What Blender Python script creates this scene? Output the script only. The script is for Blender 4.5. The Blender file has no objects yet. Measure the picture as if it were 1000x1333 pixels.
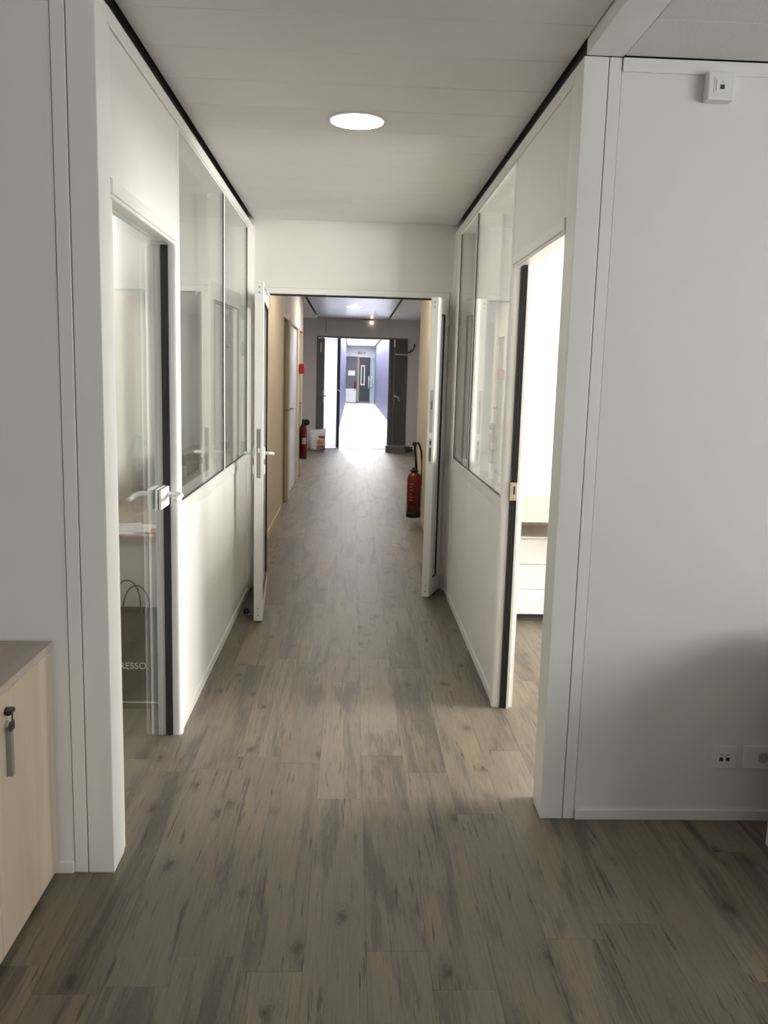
import bpy, bmesh, math, random
from mathutils import Vector, Matrix
random.seed(7)
SC = bpy.context.scene
COL = SC.collection
PI = math.pi

# ---------------------------------------------------------------- camera
YAW, PITCH, ROLL, FOC = 0.0403385746, 0.155519181, 0.0272023540, 1127.1
EYE = Vector((0, 0, 1.5))
fwd = Vector((math.sin(YAW)*math.cos(PITCH), math.cos(YAW)*math.cos(PITCH), -math.sin(PITCH)))
rgt = Vector((math.cos(YAW), -math.sin(YAW), 0))
upv = rgt.cross(fwd)
r2 = rgt*math.cos(ROLL) + upv*math.sin(ROLL)
u2 = -rgt*math.sin(ROLL) + upv*math.cos(ROLL)
cd = bpy.data.cameras.new('camera'); cam = bpy.data.objects.new('camera', cd); COL.objects.link(cam)
cam.matrix_world = Matrix(((r2.x, u2.x, -fwd.x, EYE.x), (r2.y, u2.y, -fwd.y, EYE.y), (r2.z, u2.z, -fwd.z, EYE.z), (0, 0, 0, 1)))
cd.sensor_fit = 'VERTICAL'; cd.sensor_height = 36.0; cd.lens = FOC*36.0/1333.0
cd.clip_start = 0.05; cd.clip_end = 200
SC.camera = cam

# ---------------------------------------------------------------- world, lights, exposure
W = bpy.data.worlds.new('world'); SC.world = W; W.use_nodes = True
bg = W.node_tree.nodes['Background']; bg.inputs[0].default_value = (0.85, 0.93, 1.0, 1); bg.inputs[1].default_value = 1.5
SC.view_settings.view_transform = 'Standard'; SC.view_settings.look = 'None'
SC.view_settings.gamma = 1; SC.view_settings.use_curve_mapping = False
SC.view_settings.exposure = 0.0
SC.cycles.use_denoising = True
SC.cycles.max_bounces = 14; SC.cycles.diffuse_bounces = 6; SC.cycles.glossy_bounces = 5
SC.cycles.transparent_max_bounces = 24; SC.cycles.transmission_bounces = 8
SC.cycles.caustics_reflective = False; SC.cycles.caustics_refractive = False
SC.cycles.sample_clamp_indirect = 4.0

def area(name, loc, direction, sx, sy, power, color=(1, 1, 1)):
    l = bpy.data.lights.new(name, 'AREA'); l.shape = 'RECTANGLE'; l.size = sx; l.size_y = sy
    l.energy = power; l.color = color
    o = bpy.data.objects.new(name, l); COL.objects.link(o); o.location = loc
    o.rotation_euler = Vector(direction).to_track_quat('-Z', 'Y').to_euler()
    return o
area('daylight_front_office', (3.62, -0.7, 1.75), (-1, 0.1, -0.02), 4.0, 1.35, 128, (0.965, 0.99, 0.985))
area('daylight_right_office', (4.35, 3.7, 1.7), (-1, 0.0, -0.15), 1.6, 1.5, 430, (1.0, 0.975, 0.945))
area('added_pane_light', (-0.80, 21.5, 1.5), (0.1, -1, 0), 0.7, 2.2, 150, (0.95, 0.98, 1.0))  # unseen light added to whiten the frosted pane from behind
area('daylight_gallery', (0.43, 33.0, 3.06), (0, 0, -1), 1.2, 27.5, 1000, (0.97, 0.98, 1.0))

# ---------------------------------------------------------------- mesh building helpers
class MB:
    def __init__(s): s.bm = bmesh.new()
    def box(s, x0, x1, y0, y1, z0, z1, bev=0.0, seg=1):
        g = bmesh.ops.create_cube(s.bm, size=1.0)
        vs = g['verts']
        for v in vs:
            v.co = Vector((x0 if v.co.x < 0 else x1, y0 if v.co.y < 0 else y1, z0 if v.co.z < 0 else z1))
        if bev > 0:
            es = list({e for v in vs for e in v.link_edges})
            bmesh.ops.bevel(s.bm, geom=es, offset=bev, segments=seg, profile=0.6, affect='EDGES', clamp_overlap=True)
        return s
    def tube(s, pts, r, seg=10, cap=True):
        pts = [Vector(p) for p in pts]
        n = len(pts); rad = r if isinstance(r, (list, tuple)) else [r]*n
        rings = []; prev = None
        for i, p in enumerate(pts):
            t = (pts[min(i+1, n-1)] - pts[max(i-1, 0)]).normalized()
            a = prev if prev is not None else (Vector((0, 0, 1)) if abs(t.z) < 0.9 else Vector((1, 0, 0)))
            a = (a - t*a.dot(t)).normalized(); prev = a; b = t.cross(a)
            rings.append([s.bm.verts.new(p + (a*math.cos(2*PI*k/seg) + b*math.sin(2*PI*k/seg))*rad[i]) for k in range(seg)])
        for i in range(n-1):
            for k in range(seg):
                f = s.bm.faces.new((rings[i][k], rings[i][(k+1) % seg], rings[i+1][(k+1) % seg], rings[i+1][k])); f.smooth = True
        if cap:
            s.bm.faces.new(list(reversed(rings[0]))); s.bm.faces.new(rings[-1])
        return s
    def lathe(s, prof, c=(0, 0, 0), seg=24):
        rings = []
        for (r, z) in prof:
            rings.append([s.bm.verts.new((c[0]+r*math.cos(2*PI*k/seg), c[1]+r*math.sin(2*PI*k/seg), c[2]+z)) for k in range(seg)])
        for i in range(len(prof)-1):
            for k in range(seg):
                f = s.bm.faces.new((rings[i][k], rings[i][(k+1) % seg], rings[i+1][(k+1) % seg], rings[i+1][k])); f.smooth = True
        s.bm.faces.new(list(reversed(rings[0]))); s.bm.faces.new(rings[-1])
        return s
    def prism(s, pts, axis, a, b, smooth=False):
        """2-D outline extruded along axis from a to b; outline is in the other two axes (cyclic order)."""
        def P(u, v, w):
            return {'x': (w, u, v), 'y': (v, w, u), 'z': (u, v, w)}[axis]
        A = [s.bm.verts.new(P(u, v, a)) for u, v in pts]; B = [s.bm.verts.new(P(u, v, b)) for u, v in pts]
        n = len(pts)
        for i in range(n):
            f = s.bm.faces.new((A[i], A[(i+1) % n], B[(i+1) % n], B[i])); f.smooth = smooth
        s.bm.faces.new(list(reversed(A))); s.bm.faces.new(B)
        return s
    def rot(s, ang, axis='Z', c=(0, 0, 0)):
        bmesh.ops.rotate(s.bm, verts=s.bm.verts, cent=c, matrix=Matrix.Rotation(ang, 3, axis)); return s
    def mesh(s, name):
        bmesh.ops.recalc_face_normals(s.bm, faces=s.bm.faces)
        me = bpy.data.meshes.new(name); s.bm.to_mesh(me); s.bm.free(); return me

def obj(name, mb, m, parent=None, loc=None):
    me = mb.mesh(name) if isinstance(mb, MB) else mb
    if m is not None and not me.materials: me.materials.append(m)
    o = bpy.data.objects.new(name, me); COL.objects.link(o)
    if parent is not None: o.parent = parent
    if loc is not None: o.location = loc
    return o
def tag(o, label=None, cat=None, group=None, kind=None):
    if label: o['label'] = label
    if cat: o['category'] = cat
    if group: o['group'] = group
    if kind: o['kind'] = kind
    return o
def thing(name, label, cat, loc=(0, 0, 0), rotz=0.0, group=None):
    o = bpy.data.objects.new(name, None); COL.objects.link(o); o.location = loc; o.rotation_euler = (0, 0, rotz)
    o.empty_display_size = 0.1
    return tag(o, label, cat, group)
def root(name, label=None, loc=(0, 0, 0), rotz=0.0):
    o = bpy.data.objects.new(name, None); COL.objects.link(o); o.location = loc; o.rotation_euler = (0, 0, rotz)
    o.empty_display_size = 0.1
    return tag(o, label, None, None, 'structure')
def struct(name, mb, m, label=None):
    return tag(obj(name, mb, m), label, None, None, 'structure')
def B(*a, **k): return MB().box(*a, **k)
def dup(o, loc, label=None):
    c = o.copy(); COL.objects.link(c); c.location = loc
    if label: c['label'] = label
    for ch in o.children:
        d = ch.copy(); COL.objects.link(d); d.parent = c
        for g in ch.children:
            e = g.copy(); COL.objects.link(e); e.parent = d
    return c
def text_mesh(body, size, depth, name, spacing=1.0):
    c = bpy.data.curves.new(name, 'FONT'); c.body = body; c.size = size; c.extrude = depth; c.align_x = 'LEFT'; c.space_character = spacing
    t = bpy.data.objects.new(name+'_tmp', c); COL.objects.link(t)
    dg = bpy.context.evaluated_depsgraph_get(); dg.update()
    me = bpy.data.meshes.new_from_object(t.evaluated_get(dg)); bpy.data.objects.remove(t); bpy.data.curves.remove(c)
    me.name = name; me.materials.clear(); return me

# ---------------------------------------------------------------- materials
def mat(name, col, rough=0.5, metal=0.0, var=0.03, scale=6.0, bump=0.0, bscale=200.0, spec=0.5, coat=0.0):
    m = bpy.data.materials.new(name); m.use_nodes = True; nt = m.node_tree; n = nt.nodes; L = nt.links
    p = n['Principled BSDF']
    tc = n.new('ShaderNodeTexCoord'); nz = n.new('ShaderNodeTexNoise'); nz.inputs['Scale'].default_value = scale; nz.inputs['Detail'].default_value = 3
    L.new(tc.outputs['Object'], nz.inputs['Vector'])
    rp = n.new('ShaderNodeValToRGB'); e = rp.color_ramp.elements
    e[0].position = 0.3; e[1].position = 0.7
    e[0].color = tuple(max(0, c*(1-var)) for c in col)+(1,); e[1].color = tuple(min(1, c*(1+var)) for c in col)+(1,)
    L.new(nz.outputs['Fac'], rp.inputs['Fac']); L.new(rp.outputs['Color'], p.inputs['Base Color'])
    p.inputs['Roughness'].default_value = rough; p.inputs['Metallic'].default_value = metal
    p.inputs['Specular IOR Level'].default_value = spec; p.inputs['Coat Weight'].default_value = coat
    if bump > 0:
        b2 = n.new('ShaderNodeTexNoise'); b2.inputs['Scale'].default_value = bscale; L.new(tc.outputs['Object'], b2.inputs['Vector'])
        bp = n.new('ShaderNodeBump'); bp.inputs['Strength'].default_value = bump; bp.inputs['Distance'].default_value = 0.002
        L.new(b2.outputs['Fac'], bp.inputs['Height']); L.new(bp.outputs['Normal'], p.inputs['Normal'])
    return m
def emit(name, col, strength):
    m = bpy.data.materials.new(name); m.use_nodes = True; nt = m.node_tree; nt.nodes.clear()
    o = nt.nodes.new('ShaderNodeOutputMaterial'); e = nt.nodes.new('ShaderNodeEmission')
    e.inputs[0].default_value = tuple(col)+(1,); e.inputs[1].default_value = strength
    nt.links.new(e.outputs[0], o.inputs[0]); return m
def glass(name, tint=(0.98, 0.985, 0.98), f0=0.035, ex=7.0):
    m = bpy.data.materials.new(name); m.use_nodes = True; nt = m.node_tree; nt.nodes.clear(); n = nt.nodes; L = nt.links
    o = n.new('ShaderNodeOutputMaterial'); mx = n.new('ShaderNodeMixShader'); t = n.new('ShaderNodeBsdfTransparent'); g = n.new('ShaderNodeBsdfGlossy')
    t.inputs[0].default_value = tuple(tint)+(1,); g.inputs['Roughness'].default_value = 0.0; g.inputs[0].default_value = (0.985, 1.0, 0.99, 1)
    lw = n.new('ShaderNodeLayerWeight'); lw.inputs['Blend'].default_value = 0.5
    pw = n.new('ShaderNodeMath'); pw.operation = 'POWER'; pw.inputs[1].default_value = ex; L.new(lw.outputs['Facing'], pw.inputs[0])
    ma = n.new('ShaderNodeMath'); ma.operation = 'MULTIPLY_ADD'; ma.inputs[1].default_value = 1-f0; ma.inputs[2].default_value = f0; L.new(pw.outputs[0], ma.inputs[0])
    L.new(ma.outputs[0], mx.inputs[0]); L.new(t.outputs[0], mx.inputs[1]); L.new(g.outputs[0], mx.inputs[2]); L.new(mx.outputs[0], o.inputs[0])
    return m
def frosted(name, col):
    m = bpy.data.materials.new(name); m.use_nodes = True; nt = m.node_tree; nt.nodes.clear(); n = nt.nodes; L = nt.links
    o = n.new('ShaderNodeOutputMaterial'); mx = n.new('ShaderNodeMixShader'); t = n.new('ShaderNodeBsdfTranslucent'); g = n.new('ShaderNodeBsdfDiffuse')
    t.inputs[0].default_value = tuple(col)+(1,); g.inputs[0].default_value = tuple(col)+(1,); mx.inputs[0].default_value = 0.35
    L.new(t.outputs[0], mx.inputs[1]); L.new(g.outputs[0], mx.inputs[2]); L.new(mx.outputs[0], o.inputs[0]); return m

def wood_floor(name):
    m = bpy.data.materials.new(name); m.use_nodes = True; nt = m.node_tree; n = nt.nodes; L = nt.links; p = n['Principled BSDF']
    def N(t, **k):
        x = n.new(t)
        for a, b in k.items(): setattr(x, a, b)
        return x
    def mathn(op, a, b=None, c=None):
        x = N('ShaderNodeMath', operation=op)
        for i, v in enumerate((a, b, c)):
            if v is None: continue
            if isinstance(v, (int, float)): x.inputs[i].default_value = v
            else: L.new(v, x.inputs[i])
        return x.outputs[0]
    def mix(f, a, b, mode='MIX'):
        x = N('ShaderNodeMix', data_type='RGBA', blend_type=mode)
        if isinstance(f, (int, float)): x.inputs[0].default_value = f
        else: L.new(f, x.inputs[0])
        for i, v in ((6, a), (7, b)):
            if isinstance(v, tuple): x.inputs[i].default_value = v+(1,)
            else: L.new(v, x.inputs[i])
        return x.outputs[2]
    def ramp(v, a, b):
        x = N('ShaderNodeMapRange'); x.inputs[1].default_value = a; x.inputs[2].default_value = b; L.new(v, x.inputs[0]); return x.outputs[0]
    tc = N('ShaderNodeTexCoord'); oi = N('ShaderNodeObjectInfo')
    rnd = oi.outputs['Random']
    off = N('ShaderNodeCombineXYZ'); L.new(mathn('MULTIPLY', rnd, 37.0), off.inputs[0]); L.new(mathn('MULTIPLY', rnd, 91.0), off.inputs[1]); L.new(mathn('MULTIPLY', rnd, 53.0), off.inputs[2])
    ad = N('ShaderNodeVectorMath', operation='ADD'); L.new(tc.outputs['Object'], ad.inputs[0]); L.new(off.outputs[0], ad.inputs[1])
    def noise(sx, sy, sc, det=4, rough=0.6, dist=0.0):
        mp = N('ShaderNodeMapping'); mp.inputs['Scale'].default_value = (sx, sy, 1); L.new(ad.outputs[0], mp.inputs[0])
        x = N('ShaderNodeTexNoise'); x.inputs['Scale'].default_value = sc; x.inputs['Detail'].default_value = det; x.inputs['Roughness'].default_value = rough; x.inputs['Distortion'].default_value = dist
        L.new(mp.outputs[0], x.inputs['Vector']); return x.outputs['Fac']
    broad = noise(11, 1.3, 1.0, 3, 0.55, 0.5)
    cloud = noise(5, 2.6, 1.0, 4, 0.6, 0.3)
    grain = noise(150, 6, 1.0, 5, 0.75, 0.8)
    fine = noise(420, 60, 1.0, 2, 0.6)
    crack = noise(70, 3.0, 1.0, 3, 0.65, 0.6)
    # ring figure: distorted bands along the plank
    mpw = N('ShaderNodeMapping'); mpw.inputs['Scale'].default_value = (1, 0.10, 1); L.new(ad.outputs[0], mpw.inputs[0])
    wv = N('ShaderNodeTexWave', wave_type='BANDS', bands_direction='X'); wv.inputs['Scale'].default_value = 20; wv.inputs['Distortion'].default_value = 22
    wv.inputs['Detail'].default_value = 2; wv.inputs['Detail Scale'].default_value = 0.9; L.new(mpw.outputs[0], wv.inputs['Vector'])
    grey = mix(broad, (0.158, 0.130, 0.095), (0.240, 0.202, 0.150))
    tanc = mix(grain, (0.190, 0.146, 0.096), (0.312, 0.246, 0.166))
    c = grey
    tmask = mathn('MULTIPLY', ramp(noise(9, 0.9, 1.0, 3, 0.6, 0.7), 0.52, 0.60), ramp(cloud, 0.36, 0.58))
    c = mix(mathn('MULTIPLY', tmask, 0.80), c, tanc)
    dn0 = noise(7.5, 0.8, 1.0, 5, 0.62, 1.0)
    dark = ramp(mathn('ADD', dn0, mathn('MULTIPLY', mathn('SUBTRACT', grain, 0.5), 0.30)), 0.51, 0.63)
    c = mix(mathn('MULTIPLY', dark, 0.74), c, (0.068, 0.058, 0.047))
    c = mix(mathn('MULTIPLY', ramp(wv.outputs['Fac'], 0.6, 1.0), 0.10), c, (0.115, 0.095, 0.072))
    c = mix(mathn('MULTIPLY', ramp(grain, 0.46, 0.70), 0.42), c, (0.070, 0.058, 0.045))
    c = mix(mathn('MULTIPLY', ramp(fine, 0.5, 0.75), 0.22), c, (0.30, 0.26, 0.21))
    c = mix(mathn('MULTIPLY', mathn('MULTIPLY', ramp(crack, 0.60, 0.66), ramp(cloud, 0.42, 0.55)), 0.8), c, (0.036, 0.030, 0.024))
    # knots
    mpk = N('ShaderNodeMapping'); mpk.inputs['Scale'].default_value = (9.0, 5.0, 1); L.new(ad.outputs[0], mpk.inputs[0])
    dn = N('ShaderNodeTexNoise'); dn.inputs['Scale'].default_value = 4.5; dn.inputs['Detail'].default_value = 4; L.new(mpk.outputs[0], dn.inputs['Vector'])
    dv = N('ShaderNodeVectorMath', operation='SCALE'); dv.inputs['Scale'].default_value = 0.38; L.new(dn.outputs['Color'], dv.inputs[0])
    dv2 = N('ShaderNodeVectorMath', operation='ADD'); L.new(mpk.outputs[0], dv2.inputs[0]); L.new(dv.outputs[0], dv2.inputs[1])
    vo = N('ShaderNodeTexVoronoi', voronoi_dimensions='2D'); vo.inputs['Scale'].default_value = 1.0; L.new(dv2.outputs[0], vo.inputs['Vector'])
    sx = N('ShaderNodeSeparateColor'); L.new(vo.outputs['Color'], sx.inputs[0])
    some = ramp(sx.outputs[0], 0.72, 0.95)
    kn = mathn('MULTIPLY', some, ramp(vo.outputs['Distance'], 0.20, 0.02))
    halo = mathn('MULTIPLY', some, ramp(vo.outputs['Distance'], 0.42, 0.10))
    ring = mathn('MULTIPLY', halo, ramp(mathn('SINE', mathn('MULTIPLY', vo.outputs['Distance'], 95.0)), -0.2, 1.0))
    c = mix(mathn('MULTIPLY', halo, 0.35), c, (0.150, 0.115, 0.080))
    c = mix(mathn('MULTIPLY', ring, 0.7), c, (0.075, 0.060, 0.045))
    c = mix(mathn('MULTIPLY', kn, 0.92), c, (0.026, 0.019, 0.014))
    v = mathn('ADD', mathn('MULTIPLY', oi.outputs['Random'], 0.26), 0.77)
    hs = N('ShaderNodeHueSaturation'); L.new(c, hs.inputs['Color']); L.new(v, hs.inputs['Value'])
    L.new(hs.outputs[0], p.inputs['Base Color'])
    rr = N('ShaderNodeMapRange'); rr.inputs[3].default_value = 0.40; rr.inputs[4].default_value = 0.54; L.new(grain, rr.inputs[0]); L.new(rr.outputs[0], p.inputs['Roughness'])
    p.inputs['Specular IOR Level'].default_value = 0.48
    bp = N('ShaderNodeBump'); bp.inputs['Strength'].default_value = 0.18; bp.inputs['Distance'].default_value = 0.0012
    L.new(grain, bp.inputs['Height']); L.new(bp.outputs[0], p.inputs['Normal'])
    return m
def pale_wood(name, a, b, ax=(30, 30, 1.2), rough=0.5):
    m = bpy.data.materials.new(name); m.use_nodes = True; nt = m.node_tree; n = nt.nodes; L = nt.links; p = n['Principled BSDF']
    tc = n.new('ShaderNodeTexCoord'); mp = n.new('ShaderNodeMapping'); mp.inputs['Scale'].default_value = ax; L.new(tc.outputs['Object'], mp.inputs[0])
    nz = n.new('ShaderNodeTexNoise'); nz.inputs['Scale'].default_value = 1.0; nz.inputs['Detail'].default_value = 5; nz.inputs['Distortion'].default_value = 0.5; L.new(mp.outputs[0], nz.inputs['Vector'])
    rp = n.new('ShaderNodeValToRGB'); e = rp.color_ramp.elements; e[0].position = 0.3; e[1].position = 0.7; e[0].color = a+(1,); e[1].color = b+(1,)
    L.new(nz.outputs['Fac'], rp.inputs['Fac']); L.new(rp.outputs['Color'], p.inputs['Base Color']); p.inputs['Roughness'].default_value = rough
    return m

M_WHITE = mat('white_lacquer', (0.80, 0.79, 0.76), 0.32, var=0.012, bump=0.02)
M_ALU = mat('white_aluminium', (0.82, 0.81, 0.78), 0.28, var=0.01)
M_PANEL = mat('panel_vinyl', (0.77, 0.755, 0.725), 0.55, var=0.012, bump=0.05, bscale=500)
M_SEAM = mat('seam_shadow', (0.05, 0.05, 0.045), 0.8)
M_CEIL = mat('ceiling_metal', (0.70, 0.685, 0.68), 0.42, var=0.012)
M_CEILH = mat('ceiling_metal_hall', (0.84, 0.86, 0.92), 0.34, metal=0.7, var=0.02)
M_TILE = mat('mineral_tile', (0.74, 0.71, 0.695), 0.95, var=0.05, scale=140, bump=0.4, bscale=300)
M_PLASTER = mat('plaster', (0.74, 0.73, 0.71), 0.8, var=0.02, bump=0.1)
M_BEIGE = mat('cream_paint', (0.74, 0.67, 0.56), 0.7, var=0.02, bump=0.06)
M_HALL = mat('grey_paint', (0.68, 0.66, 0.65), 0.75, var=0.03, bump=0.08)
M_BLACK = mat('black_rubber', (0.012, 0.012, 0.012), 0.55)
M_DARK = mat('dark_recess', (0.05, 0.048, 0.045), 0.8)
M_GAP = mat('gap_lining', (0.17, 0.165, 0.16), 0.7)
M_GLASS = glass('clear_glass')
M_GLASSW = glass('window_glass', f0=0.035, ex=6.3)
M_GLASSR = glass('window_glass_bright_side', f0=0.04, ex=5.0)
M_GLASSI = glass('coated_glass', f0=0.012, ex=8.0)
M_FROST = frosted('frosted_glass', (0.92, 0.94, 0.97))
M_FLOOR = wood_floor('weathered_oak_vinyl')
M_CAB = pale_wood('pale_elm', (0.50, 0.39, 0.295), (0.60, 0.485, 0.38), (16, 16, 0.9))
M_CABTOP = pale_wood('pale_elm_top', (0.40, 0.335, 0.28), (0.48, 0.41, 0.345), (30, 1.5, 16))
M_DESK = pale_wood('light_oak', (0.60, 0.48, 0.36), (0.70, 0.58, 0.45), (1.2, 26, 26))
M_STEEL = mat('brushed_steel', (0.45, 0.44, 0.41), 0.35, metal=0.9, var=0.05, scale=60)
M_GREYM = mat('grey_metal', (0.28, 0.275, 0.26), 0.45, metal=0.4)
M_RED = mat('red_enamel', (0.17, 0.008, 0.013), 0.25, var=0.04, coat=0.3)
M_REDS = mat('red_plastic', (0.36, 0.015, 0.018), 0.45)
M_BAG = mat('brown_paper', (0.050, 0.040, 0.030), 0.7, var=0.12, scale=9, bump=0.1)
M_PRINT = mat('pale_print', (0.78, 0.76, 0.72), 0.6)
M_GREYD = mat('grey_door_paint', (0.13, 0.13, 0.125), 0.45, var=0.05)
M_WHITEP = mat('white_plastic', (0.78, 0.78, 0.76), 0.35, var=0.01)
M_LILAC = mat('lilac_cladding', (0.17, 0.172, 0.27), 0.5, var=0.04)
M_CONC = mat('white_concrete', (0.80, 0.80, 0.80), 0.7, var=0.03)
M_CONCG = mat('grey_concrete', (0.48, 0.47, 0.50), 0.7, var=0.04)
M_NAVY = mat('navy_door', (0.030, 0.034, 0.045), 0.4)
M_SLATE = mat('slate_panel', (0.14, 0.145, 0.165), 0.6)
M_TIMBER = pale_wood('door_timber', (0.30, 0.23, 0.16), (0.38, 0.30, 0.21))
M_DULL = mat('dull_strike', (0.50, 0.45, 0.34), 0.5, metal=0.3)
M_BRASS = mat('brass', (0.45, 0.33, 0.16), 0.35, metal=0.9)
M_DKWOOD = mat('brown_door', (0.16, 0.125, 0.095), 0.5, var=0.1)
M_CREAMF = mat('cream_frame', (0.70, 0.60, 0.44), 0.5)
M_PAPER = mat('paper', (0.82, 0.82, 0.80), 0.8)
M_REDP = mat('red_leaflet', (0.66, 0.20, 0.18), 0.6)
M_SACK = mat('sack_film', (0.78, 0.80, 0.84), 0.35, var=0.08, scale=14, bump=0.3, bscale=30)
M_ORANGE = mat('orange_print', (0.75, 0.22, 0.10), 0.5)
M_CHAR = mat('charcoal_print', (0.03, 0.03, 0.03), 0.5)
M_COFFEE = mat('black_plastic', (0.015, 0.014, 0.013), 0.3)
M_TANK = mat('smoked_tank', (0.07, 0.07, 0.068), 0.15)
M_LAMP = emit('lamp_diffuser', (1.0, 0.97, 0.92), 14.0)
M_LAMPH = emit('lamp_diffuser_hall', (1.0, 0.94, 0.88), 280.0)
M_LAMPO = emit('added_office_lamp', (0.94, 0.97, 1.0), 55.0)
M_LAMPF = emit('added_office_lamp_soft', (0.94, 0.97, 1.0), 8.0)
M_LAMPW = emit('lamp_diffuser_warm', (1.0, 0.84, 0.64), 150.0)
M_BULB = emit('warm_bulb', (1.0, 0.78, 0.52), 12.0)
M_SIGNG = mat('sign_green', (0.10, 0.16, 0.14), 0.5)

# ---------------------------------------------------------------- floor: planks, each a piece
PW, PL = 0.163, 1.195
floor = struct('floor', B(-3.3, 3.3, -3.6, 18.15, -0.06, -0.0045), M_FLOOR, 'weathered grey oak vinyl plank floor')
JOINT = {-6: 2.02, -3: 0.86, -2: 1.997, -1: 2.908, 0: 2.075, 1: 1.93, 2: 2.806, 3: 2.128}
def plank_mesh(w, l):
    g, c = 0.00008, 0.0003
    m = MB(); bm = m.bm
    lo = [bm.verts.new((sx*(w/2-g), sy*(l/2-g), -0.0045)) for sx, sy in ((-1, -1), (1, -1), (1, 1), (-1, 1))]
    mi = [bm.verts.new((sx*(w/2-g), sy*(l/2-g), -0.0008)) for sx, sy in ((-1, -1), (1, -1), (1, 1), (-1, 1))]
    hi = [bm.verts.new((sx*(w/2-g-c), sy*(l/2-g-c), 0.0)) for sx, sy in ((-1, -1), (1, -1), (1, 1), (-1, 1))]
    for a, b in ((lo, mi), (mi, hi)):
        for i in range(4): bm.faces.new((a[i], a[(i+1) % 4], b[(i+1) % 4], b[i]))
    bm.faces.new(hi); bm.faces.new(list(reversed(lo)))
    return m.mesh('plank')
pcache = {}
def plank(x0, x1, y0, y1):
    w, l = round(x1-x0, 4), round(y1-y0, 4)
    if l < 0.03 or w < 0.02: return 0
    if (w, l) not in pcache: pcache[(w, l)] = plank_mesh(w, l); pcache[(w, l)].materials.append(M_FLOOR)
    o = bpy.data.objects.new('plank', pcache[(w, l)]); COL.objects.link(o); o.parent = floor
    o.location = ((x0+x1)/2, (y0+y1)/2, 0); return 1
nplank = 0
prnd = random.Random(3)
for k in range(-8, 10):
    xa = 0.068 + PW*k; xb = xa + PW
    j = JOINT.get(k, prnd.uniform(0, PL))
    y = j - PL*math.ceil((j-0.95)/PL)
    while y < 18.0:
        ya, yb = max(y, 0.95), min(y+PL, 18.0)
        y += PL
        mid = (ya+yb)/2
        # keep what a viewer near the doorway can see: front office, corridor, office floors by the doors, hall
        if k < -6 and mid > 5.9: continue
        if k > 4 and 5.6 < mid < 9.6: continue
        if (k < -5 and 6.2 < mid < 13.0): continue
        if (k > 4 and mid > 13.5 and k > 6) or (k < -6): 
            if mid > 3.4 or k < -7: continue
        if k > 4 and (3.5 < mid) and k > 7: continue
        nplank += plank(xa, xb, ya, yb)
print('planks', nplank)

# ---------------------------------------------------------------- front office shell
ZC = 2.475          # underside of the front-office ceiling and top of the partitions
ZM = 2.518          # underside of the metal plank ceiling
YL, YR = 2.44, 2.782
XL, XR = -0.688, 0.685
def front_wall(name, y, s, xin, label):
    """partition facing the camera; s = -1 runs to the left, +1 to the right"""
    def X(a, b): return (min(xin+s*a, xin+s*b), max(xin+s*a, xin+s*b))
    o = root(name, label)
    x0, x1 = X(0.116, 2.6)
    obj('panel', B(x0, x1, y+0.001, y+0.088, 0.0, ZC-0.001), M_PANEL, o)
    x0, x1 = X(0.076, 0.114); obj('cover_strip', B(x0, x1, y-0.002, y+0.086, 0.0, ZC-0.001, bev=0.0015), M_WHITE, o)
    x0, x1 = X(0.0735, 0.0765); obj('seam', B(x0, x1, y+0.006, y+0.08, 0.001, ZC-0.002), M_SEAM, o)
    x0, x1 = X(-0.003, 0.0735); obj('corner_post', B(x0, x1, y-0.003, y+0.113, 0.0, ZC-0.001, bev=0.003, seg=2), M_WHITE, o)
    x0, x1 = X(0.116, 2.6); obj('top_trim', B(x0, x1, y-0.008, y+0.001, ZC-0.042, ZC-0.002, bev=0.0015), M_WHITE, o)
    b = struct('baseboard_left' if s < 0 else 'baseboard_right', B(x0, x1, y-0.010, y+0.0005, 0.0, 0.038, bev=0.002), M_WHITE, 'low white skirting strip')
    b.parent = o; b.name = 'baseboard'
    for kk in ('kind', 'label'):
        if kk in b: del b[kk]
    return o
front_wall('wall_front_left', YL, -1, XL, 'white partition wall left of the corridor mouth, behind the wooden cabinet')
front_wall('wall_front_right', YR, 1, XR, 'white partition wall right of the corridor mouth with sockets')
struct('wall_outer_left', B(-3.4, -3.3, -3.6, YL+0.5, 0, 2.8), M_PLASTER, 'white side wall of the front office on the left')
struct('wall_outer_right', MB().box(3.3, 3.4, -3.6, YR, 0, 1.0).box(3.3, 3.4, -3.6, YR, 2.48, 2.8).box(3.3, 3.4, -3.6, -2.8, 1.0, 2.48).box(3.3, 3.4, 1.4, YR, 1.0, 2.48), M_PLASTER, 'window wall of the front office on the right')
struct('wall_rear', B(-3.4, 3.4, -3.7, -3.6, 0, 2.8), M_PLASTER, 'rear wall of the front office')
w5 = root('window_5', 'long window of the front office, right of the viewer')
for i in range(3):
    y0 = -2.8+1.4*i
    obj('pane', B(3.345, 3.353, y0+0.05, y0+1.35, 1.05, 2.43), M_GLASS, w5)
    obj('frame', MB().box(3.32, 3.39, y0, y0+0.05, 1.0, 2.48).box(3.32, 3.39, y0+1.35, y0+1.4, 1.0, 2.48).box(3.32, 3.39, y0+0.05, y0+1.35, 1.0, 1.05).box(3.32, 3.39, y0+0.05, y0+1.35, 2.43, 2.48), M_ALU, w5)

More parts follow.
